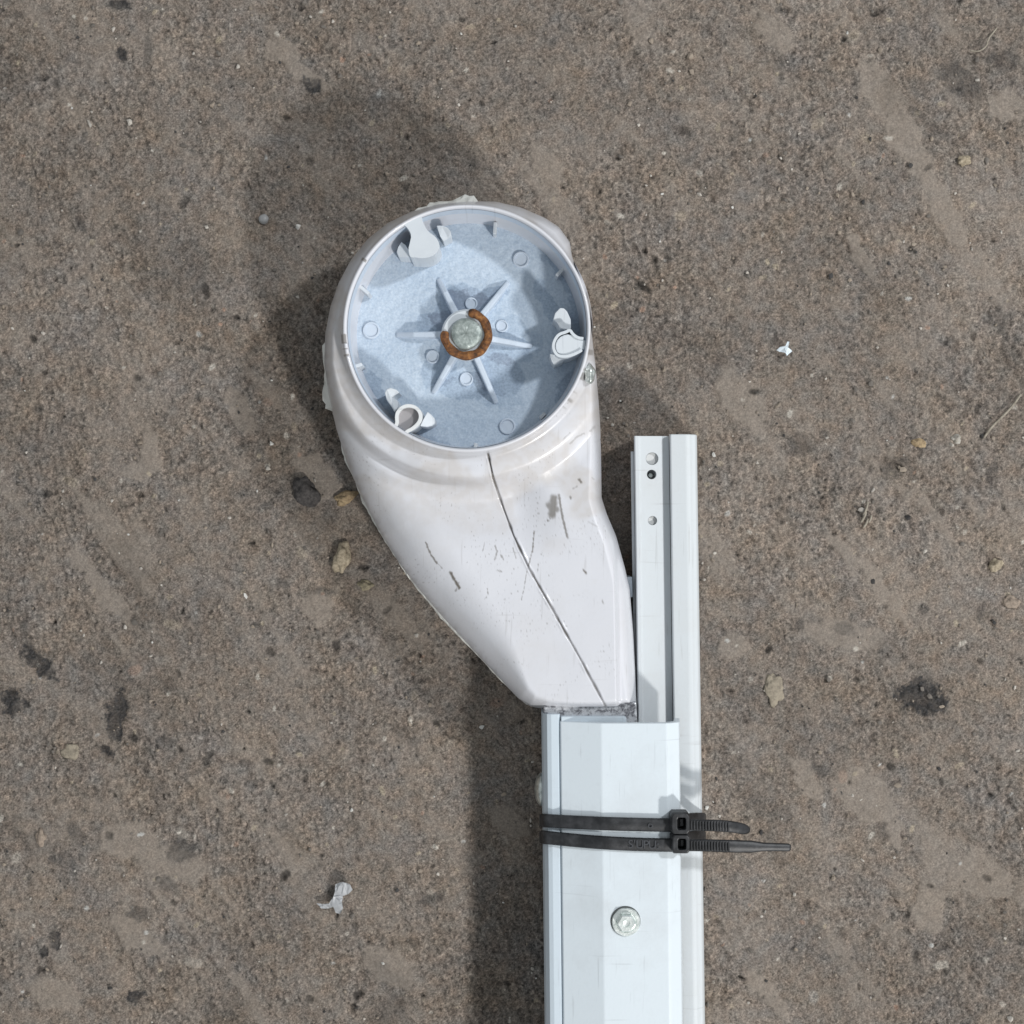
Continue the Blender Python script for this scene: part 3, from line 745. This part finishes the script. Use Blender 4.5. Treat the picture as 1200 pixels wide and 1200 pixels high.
# hex screw on the tube
def screw_on_tube():
    z = .0375; c = W(733.5, 1080, z); bm = bmesh.new(); seg = 48; k = S * (H - z) / H; rings = []
    for r_, zz in ((16.6, .0000), (16.6, .0006), (15.6, .0009), (12.3, .0009), (11.6, .0006), (11.0, .0007), (10.3, .0022), (9.2, .0026), (4.5, .0026), (3.6, .0022), (.5, .0021)):
        row = []
        for i in range(seg):
            t = 2 * math.pi * i / seg; hexf = 1.0
            if 9 <= r_ <= 11.2: hexf = math.cos(math.pi / 6) / math.cos((t % (math.pi / 3)) - math.pi / 6) * 1.06
            if r_ > 15: hexf = 1 + .012 * math.sin(7 * t) + (.03 if 5 < i < 8 else 0)
            row.append(bm.verts.new((c.x + r_ * k * hexf * math.cos(t), c.y + r_ * k * hexf * math.sin(t), z + zz)))
        rings.append(row)
    for a, b_ in zip(rings[:-1], rings[1:]):
        for i in range(seg): bm.faces.new((a[i], a[(i + 1) % seg], b_[(i + 1) % seg], b_[i]))
    bm.faces.new(rings[-1]); from_bm('hex_screw', bm, M['steel'], tube)
screw_on_tube()
M['gap_shade'] = worn_paint('painted_gap_shade', (0.10, 0.11, 0.11), (0.05, 0.05, 0.05), .7, .5, None, 300)
disc('washer_shade_ring', 733, 1079.5, 17.7, .0372, .03762, M['gap_shade'], tube, 40, .00005)  # dark ring added under the washer, painting the shadow gap around it
# dome rivet on the left wall
bm = bmesh.new(); bmesh.ops.create_uvsphere(bm, u_segments=24, v_segments=12, radius=1)
rc = W(634.6, 925, .0215)
for v in bm.verts: v.co = Vector((rc.x - max(0, -v.co.x) * .0022 + max(0, v.co.x) * .0004, rc.y + v.co.y * .0052, rc.z + v.co.z * .0052))
from_bm('dome_rivet', bm, M['zinc'], side, True)

# ------------------------------------------------------------------ mounting rail tied against the arm
rail = bpy.data.objects.new('mounting_rail', None); COL.objects.link(rail); rail.empty_display_size = .02
tag(rail, 'slim white slotted aluminium rail strapped alongside the awning arm', 'rail')
TR = 0.0135
def extr_rail(name, prof, y0, y1, mat, parent, bev=.0003):
    bm = bmesh.new(); ends = []
    for yy in (y0, y1):
        row = []
        for x, z in prof:
            p = W(x + TR * (yy - 520), yy, z); p.y = (600 - yy) * S * (H - .018) / H
            row.append(bm.verts.new(p))
        ends.append(row)
    n = len(prof)
    for i in range(n): bm.faces.new((ends[0][i], ends[0][(i + 1) % n], ends[1][(i + 1) % n], ends[1][i]))
    bm.faces.new(ends[0]); bm.faces.new(ends[1][::-1])
    o = from_bm(name, bm, mat, parent)
    if bev: bevel(o, bev, 2, 12)
    return o
plate = extr_rail('slotted_plate', [(743, .0005), (743, .0186), (744.5, .0192), (748.5, .0192), (750, .0184), (766, .0182), (777, .0181), (783.9, .0177), (783.9, .0005)], 511, YB, M['rail'], rail, 0)
# round holes
def cut(target, holes):
    bm = bmesh.new()
    for (x, y, r_, depth) in holes:
        c = W(x, y, .0178); k = S * (H - .0178) / H
        bmesh.ops.create_cone(bm, cap_ends=True, segments=28, radius1=r_ * k, radius2=r_ * k, depth=.02, matrix=Matrix.Translation((c.x, c.y, .0178 - depth + .01)))
    me = bpy.data.meshes.new('cutter'); bm.to_mesh(me); bm.free()
    c = bpy.data.objects.new('cutter', me); COL.objects.link(c)
    md = target.modifiers.new('holes', 'BOOLEAN'); md.operation = 'DIFFERENCE'; md.solver = 'EXACT'; md.object = c
    bpy.context.view_layer.update()
    nm = bpy.data.meshes.new_from_object(target.evaluated_get(bpy.context.evaluated_depsgraph_get()))
    target.modifiers.clear(); target.data = nm
    bpy.data.objects.remove(c)
HOLES = [(764, 537.5, 7.4, .0016), (763.5, 556, 5.6, .0060), (764.5, 610, 5.4, .0016)]
cut(plate, HOLES)
bevel(plate, .0002, 2, 25)
for (x, y, r_, dp) in HOLES:
    if r_ == 5.6:
        disc('hole_screw', x - 1.2, y + 1, 3.0, .0119, .0135, M['zinc'], plate, 16)
    else:
        disc('hole_bottom', x, y, r_ * .99, .0158, .0168, M['hole'], plate, 28)
extr_rail('raised_bar', [(784.6, .0005), (784.6, .0206), (786, .0216), (804, .0219), (808, .0217), (811, .0208), (814.5, .0203), (816.3, .0190), (816.8, .0170), (816.8, .0005)], 509.5, YB, M['rail'], rail)
extr_rail('side_flange', [(739, .0005), (739, .0118), (742.6, .0118), (742.6, .0005)], 528, YB, M['rail'], rail, .0002)
# small bracket peeping between housing and rail
prism('side_bracket', [(735, 676), (741, 676), (741.5, 700), (739, 700)], .0150, .002, M['channel'], rail, .0002)

# ------------------------------------------------------------------ cable ties
def strap_mesh(bm, path, width, thick, taper=None):
    pts = [Vector(p) for p in path]; prev = None; n = len(pts)
    for i, p in enumerate(pts):
        t = (pts[min(i + 1, n - 1)] - pts[max(i - 1, 0)]).normalized()
        w = Vector((0, 1, 0)); w = (w - t * w.dot(t)).normalized(); nn = w.cross(t).normalized()
        if nn.z < 0 and abs(nn.z) > .2: nn = -nn
        wd = width * (taper[i] if taper else 1) / 2; h = thick / 2; b_ = min(h * .7, wd * .3)
        sec = [bm.verts.new(p + w * x + nn * y) for x, y in ((-wd, -h + b_), (-wd, h - b_), (-wd + b_, h), (wd - b_, h), (wd, h - b_), (wd, -h + b_), (wd - b_, -h), (-wd + b_, -h))]
        if prev:
            for k in range(8): bm.faces.new((prev[k], prev[(k + 1) % 8], sec[(k + 1) % 8], sec[k]))
        else: bm.faces.new(sec)
        prev = sec
    bm.faces.new(prev[::-1])
def resample(path, it=2): return smooth_line([tuple(p) for p in path], it)

def cable_tie(label, yl, ym, yr, sag, head, tail, tail_taper, back_y, text=None):
    t = bpy.data.objects.new('cable_tie', None); COL.objects.link(t); t.empty_display_size = .01
    t.location = (0, 0, 0)
    tag(t, label, 'cable tie', 'black cable ties round arm and rail')
    dx = TL * (965 - 850)
    e = .0008
    def ylerp(x):
        f = min(max((x - 635) / 155, 0), 1)
        return yl + (yr - yl) * f + sag * math.sin(math.pi * f)
    P = [(633.2, .0012), (633.2, .010), (633.0, .0205), (633.4, .0275), (635.5, .0322), (641, .0340), (647, .0344), (654, .0346), (670, .0357), (690, .0372), (704, .0385), (725, .0387), (745, .0387), (765, .0387), (780, .0387), (792, .0387)]
    path = [W(x + dx, ylerp(x), z) for x, z in P]
    wd = 15.6 * S * (H - .037) / H
    bm = bmesh.new(); strap_mesh(bm, resample(path, 2), wd, .0013)
    from_bm('strap', bm, M['nylon'], t, True)
    # return of the strap under the head, over the bar and down its side
    bx = TR * (965 - 520)
    bm = bmesh.new()
    strap_mesh(bm, resample([W(797 + dx, back_y + 3, .0365), W(803 + dx, back_y + 1, .0335), W(809 + bx - 2, back_y, .0285), W(815.5 + bx, back_y, .0228), W(818.6 + bx, back_y, .0195), W(818.8 + bx, back_y, .012), W(818.8 + bx, back_y, .001)], 2), wd * .8, .0013)
    from_bm('strap_return', bm, M['nylon'], t, True)
    # locking head with its square window
    hx, hy, hw, hh = head
    c = W(hx, hy, .0425); k = S * (H - .0425) / H
    bm = bmesh.new()
    a, b_ = hw * k / 2, hh * k / 2
    def loop(sx, sy, z, ox=0): return [bm.verts.new((c.x + ox + x * sx, c.y + y * sy, z)) for x, y in ((-1, -.7), (-.75, -1), (.75, -1), (1, -.7), (1, .7), (.75, 1), (-.75, 1), (-1, .7))]
    L = [loop(a, b_, .0368), loop(a, b_, .0415), loop(a * .88, b_ * .90, .0425), loop(a * .44, b_ * .56, .0425, a * .12), loop(a * .40, b_ * .52, .0385, a * .12)]
    for p, q in zip(L[:-1], L[1:]):
        for i in range(8): bm.faces.new((p[i], p[(i + 1) % 8], q[(i + 1) % 8], q[i]))
    bm.faces.new(L[-1]); bm.faces.new(L[0][::-1])
    hd = bevel(from_bm('locking_head', bm, M['nylon'], t), .00025, 2, 25)
    bm = bmesh.new()
    bmesh.ops.create_cube(bm, size=1, matrix=Matrix.Translation((c.x + a * .2, c.y, .0395)) @ Matrix.Diagonal((a * .25, b_ * .6, .002, 1)))
    from_bm('pawl', bm, M['nylon'], hd)
    # tail with ladder teeth
    pts = resample([W(x, y, z) for x, y, z in tail], 2)
    n = len(pts); tp = []
    for i in range(n):
        f = i / (n - 1); tp.append(float(np.interp(f, [q[0] for q in tail_taper], [q[1] for q in tail_taper])))
    bm = bmesh.new(); strap_mesh(bm, pts, wd, .0012, tp); from_bm('tail', bm, M['nylon'], t, True)
    bm = bmesh.new(); pv = [Vector(p) for p in pts]
    x_end = W(tail[-1][0], 0, .036).x; x0 = pv[0].x; x1 = x0 + min(.0135 if len(tail) < 6 else .0125, (x_end - x0) * .7)
    xx = x0 + .001
    while xx < x1:
        j = next(i for i in range(n - 1) if pv[i + 1].x >= xx); f = (xx - pv[j].x) / (pv[j + 1].x - pv[j].x); p = pv[j].lerp(pv[j + 1], f)
        bmesh.ops.create_cube(bm, size=1, matrix=Matrix.Translation((p.x, p.y, p.z + .0008)) @ Matrix.Diagonal((.00042, wd * .72, .0006, 1)))
        xx += .00088
    o = from_bm('tail_teeth', bm, M['nylon'], t); o['kind'] = 'stuff'
    # raised moulded characters
    for (s_, x, sz) in text or []:
        cu = bpy.data.curves.new('moulded_mark', 'FONT'); cu.body = s_; cu.size = sz; cu.extrude = .00022; cu.align_x = 'CENTER'; cu.align_y = 'CENTER'
        tmp = bpy.data.objects.new('tmp', cu); COL.objects.link(tmp); bpy.context.view_layer.update()
        me = bpy.data.meshes.new_from_object(tmp.evaluated_get(bpy.context.evaluated_depsgraph_get())); bpy.data.objects.remove(tmp)
        me.materials.clear()
        o = obj('moulded_mark', me, M['mark'], t); o.location = W(x, ylerp(x) + .2, .0395)
    return t
M['mark'] = worn_paint('glint_nylon', (0.055, 0.058, 0.065), (0.02, 0.02, 0.024), 0.30, 0.5, None, 400)  # highlight on the raised characters put into a paler nylon
cable_tie('black cable tie with the shorter curling tail, nearer the funnel housing', 961.5, 963, 967, 1.0, (797.5, 965.5, 23, 26),
          [(806, 966.5, .0388), (822, 967, .0386), (842, 967.5, .0380), (860, 969, .0365), (877.5, 973, .0335)], [(0, .82), (.6, .88), (.85, .82), (1, .35)], 958.5, [('o', 762, .0030)])
cable_tie('black cable tie with the longer straight tail and raised characters, nearer the hex screw', 981, 986, 990.5, 2.2, (798, 989.5, 22, 23),
          [(806, 990.5, .0388), (825, 990.5, .0386), (850, 991.5, .0380), (872, 992, .0372), (895, 992.5, .0362), (926, 993, .0345)], [(0, .86), (.5, .95), (.66, .9), (.76, .62), (.95, .58), (1, .45)], 979.5,
          [('S', 739, .0034), ("'U", 748.5, .0036), ('P', 757, .0036), ('U', 764.5, .0036), (':', 771, .0036)])

# ------------------------------------------------------------------ loose things on the floor
def pebble(name, px, py, rx, ry, rz, ang, mat, label, cat, seed, sink=.35, group=None, sub=4, rough=.22):
    bm = bmesh.new(); bmesh.ops.create_icosphere(bm, subdivisions=sub, radius=1)
    c = W(px, py, 0); a = math.radians(-ang); r_ = random.Random(seed); ox, oy, oz = (r_.uniform(0, 50) for _ in range(3))
    from mathutils import noise as mn
    for v in bm.verts:
        q = v.co.copy(); f = 1 + rough * mn.noise(q * 1.3 + Vector((ox, oy, oz))) * 1.6 + rough * .5 * mn.noise(q * 3.4 + Vector((oy, oz, ox))) + rough * .3 * mn.noise(q * 8 + Vector((oz, ox, oy)))
        q = q * f; q.z = max(q.z, -sink)
        x, y = q.x * rx * S, q.y * ry * S
        v.co = Vector((x * math.cos(a) - y * math.sin(a), x * math.sin(a) + y * math.cos(a), (q.z + sink) * rz))
    o = from_bm(name, bm, mat, None, True); o.location = (c.x, c.y, -.0014)
    return tag(o, label, cat, group)
SM = {k: stone_mat('stone_' + k, a, b_) for k, a, b_ in [('cream', (.42, .355, .26), (.20, .165, .115)), ('tan', (.36, .27, .16), (.17, .12, .07)), ('dark', (.075, .068, .065), (.022, .020, .020)),
      ('buff', (.30, .26, .20), (.19, .162, .125)), ('pink', (.31, .25, .20), (.18, .145, .115)), ('white', (.42, .40, .36), (.25, .225, .19)), ('olive', (.27, .235, .16), (.14, .12, .08))]}
for a in [(400, 655, 9.5, 18, .0022, 8, SM['cream'], 'knobbly cream stone chip, tallest pale chip beside the funnel housing', 'pebble', 1),
          (405, 583, 13, 7, .0018, -22, SM['tan'], 'tan stone chip almost touching the funnel housing edge', 'pebble', 2),
          (358, 577, 14, 18, .0022, -25, SM['dark'], 'dark grey angular stone beside the funnel housing', 'pebble', 3),
          (428, 686, 8, 6, .0011, 10, SM['olive'], 'small olive stone chip just past the knobbly cream chip', 'pebble', 4),
          (908, 808, 11, 18, .0009, -10, SM['buff'], 'flat buff stone lying between the rail and the black oil spot', 'pebble', 5),
          (1131, 188, 8, 6, .0016, -25, SM['cream'], 'pale yellow angular pebble at the edge of the long dust streak', 'pebble', 6),
          (1121, 514, 6, 5, .0014, 10, SM['white'], 'round whitish pebble next to the pale straw', 'pebble', 7),
          (1078, 519, 8, 5, .0009, 10, SM['tan'], 'tan oval pebble next to the round dark stain', 'pebble', 8),
          (1167, 662, 8.5, 7, .0018, -20, SM['cream'], 'rounded cream pebble on bare floor far from the rail', 'pebble', 9),
          (1187, 706, 10, 7, .0010, 10, SM['pink'], 'pinkish flat pebble beside the rounded cream pebble', 'pebble', 10),
          (82, 882, 10, 9, .0009, 0, SM['buff'], 'buff flat pebble beside the tall dark stain', 'pebble', 12),
          (47, 981, 5.5, 10, .0012, -8, SM['pink'], 'small upright pink pebble near the slanting dark mark', 'pebble', 13)]:
    pebble('pebble', *a, rough=.28)
m, nt, b = new_mat('clear_bead'); b.inputs['Base Color'].default_value = (.42, .42, .42, 1); b.inputs['Roughness'].default_value = .12; b.inputs['Transmission Weight'].default_value = .35
M['bead'] = m
pebble('bead', 308.5, 256, 6, 6, .0016, 0, m, 'small clear glassy bead in the shadow of the round housing', 'bead', 21, rough=.06)

def scrap(name, outline, hts, mat, label, cat, thick=.0003, sub=2, seed=0, crumple=.0006):
    r_ = random.Random(seed); bm = bmesh.new()
    vs_ = [bm.verts.new(W(x, y, h)) for (x, y), h in zip(outline, hts)]
    bm.faces.new(vs_); bmesh.ops.triangulate(bm, faces=bm.faces[:])
    for _ in range(sub): bmesh.ops.subdivide_edges(bm, edges=bm.edges[:], cuts=1)
    for v in bm.verts: v.co.z += r_.uniform(0, crumple)
    o = from_bm(name, bm, mat); md = o.modifiers.new('thick', 'SOLIDIFY'); md.thickness = thick; md.offset = -1
    return tag(o, label, cat)
M['film'] = worn_paint('dull_film', (.36, .37, .385), (.20, .20, .20), .35, .7, None, 300)
M['shard'] = worn_paint('blue_white_shard', (.66, .74, .80), (.5, .55, .6), .4, .3, None, 300)
scrap('film_scrap', [(394, 1036), (402, 1033), (410, 1036), (413, 1042), (408, 1047), (402, 1049), (401, 1056), (402, 1064), (399, 1070), (394, 1069), (391, 1062), (385, 1064), (377, 1064), (371, 1058), (378, 1059), (386, 1058), (391, 1050), (393, 1043)],
      [.0008, .002, .0022, .0012, .0006, .001, .0014, .0012, .0004, .0004, .0010, .0006, .0006, .0004, .0006, .0009, .0014, .0012], M['film'], 'torn dull white film scrap with a stringy tail lying on bare floor', 'scrap', seed=2)
scrap('plastic_shard', [(910, 410), (914, 406.5), (920, 405.5), (922.5, 400), (925, 400.5), (923.5, 407), (928, 411), (924, 414), (921.5, 417), (920, 413), (914, 412)],
      [.0004, .0016, .0022, .003, .003, .0024, .0010, .0006, .0006, .0014, .0004], M['shard'], 'small bright bluish white plastic shard on bare floor beyond the rail', 'shard', seed=3, crumple=.0004)
M['straw'] = stone_mat('straw', (.33, .295, .24), (.20, .175, .14), 600)
def thread(name, pts, r_, mat, label, cat):
    path = [W(x, y, z) for x, y, z in resample(pts, 2)]; bm = bmesh.new(); prev = None
    for i, p in enumerate(path):
        t = (path[min(i + 1, len(path) - 1)] - path[max(i - 1, 0)]).normalized(); s_ = t.cross(Vector((0, 0, 1))).normalized(); u_ = s_.cross(t)
        sec = [bm.verts.new(p + (s_ * math.cos(a) + u_ * math.sin(a)) * r_) for a in np.linspace(0, 2 * math.pi, 6, endpoint=False)]
        if prev:
            for k in range(6): bm.faces.new((prev[k], prev[(k + 1) % 6], sec[(k + 1) % 6], sec[k]))
        else: bm.faces.new(sec)
        prev = sec
    bm.faces.new(prev[::-1]); return tag(from_bm(name, bm, mat, None, True), label, cat)
thread('straw', [(1153, 513, -.0004), (1162, 500, .0003), (1175, 488, .0005), (1188, 474, .0002), (1196, 462, -.0003)], .00042, M['straw'], 'pale bent straw lying on the floor by the round whitish pebble', 'straw')
thread('thread', [(1137, 59, -.0005), (1146, 61, .0002), (1156, 55, .0006), (1158, 45, .0008), (1164, 38, .0004), (1168, 33, 0)], .00028, M['straw'], 'thin curly white thread near the dark bluish stain', 'thread')
# chalky sprig-shaped mark of pale splinters
for k, (x0, y0, x1, y1) in enumerate([(1017, 588, 1012, 604), (1009, 612, 1015, 600), (1012, 618, 1017, 608), (1018, 612, 1021, 604)]):
    o = thread('splinter', [(x0, y0, 0), ((x0 + x1) / 2 + 1, (y0 + y1) / 2, .0004), (x1, y1, 0)], .00038, M['straw'], ['longest pale splinter, at the tip of the splinter cluster', 'middle pale splinter crossing the splinter cluster', 'short pale splinter on the outer edge of the splinter cluster', 'shortest pale splinter lying beside the splinter cluster'][k], 'splinter'); o['group'] = 'cluster of pale splinters'

# uncountable grit
def grit():
    base = bmesh.new(); bmesh.ops.create_icosphere(base, subdivisions=1, radius=1)
    bv = np.array([v.co[:] for v in base.verts]); bf = np.array([[v.index for v in f.verts] for f in base.faces]); base.free()
    co, fa, tn = [], [], []
    N = 2600
    for i in range(N):
        cx, cy = rng.uniform(-40, 1240, 2); r_ = S * rng.choice([.9, 1.3, 1.9, 2.8], p=[.45, .33, .17, .05])
        sc_ = np.array((rng.uniform(.7, 1.5), rng.uniform(.7, 1.5), rng.uniform(.5, .9))) * r_
        v = bv * (1 + .25 * rng.randn(len(bv), 1)) * sc_
        a = rng.uniform(0, 6.28); R_ = np.array(((math.cos(a), -math.sin(a), 0), (math.sin(a), math.cos(a), 0), (0, 0, 1)))
        v = v @ R_.T + np.array(((cx - 600) * S, (600 - cy) * S, -.0009 + .3 * r_))
        fa.append(bf + len(co) * len(bv)); co.append(v)
        c = [(.40, .37, .33), (.24, .20, .16), (.13, .115, .10), (.035, .033, .032), (.50, .49, .46)][rng.choice(5, p=[.13, .38, .38, .09, .02])]
        tn.append(np.tile(np.array(c) * rng.uniform(.8, 1.2), (len(bv), 1)))
    co = np.concatenate(co); fa = np.concatenate(fa)
    me = bpy.data.meshes.new('grit'); me.from_pydata(co.tolist(), [], fa.tolist())
    add_col(me, 'tone', np.concatenate(tn))
    m, nt, b = new_mat('grit'); at = node(nt, 'ShaderNodeAttribute', attribute_name='tone'); nt.links.new(at.outputs['Color'], b.inputs['Base Color']); b.inputs['Roughness'].default_value = .8
    o = obj('grit', me, m); o['kind'] = 'stuff'; o['label'] = 'fine loose grit scattered over the concrete'; o['category'] = 'grit'
grit()
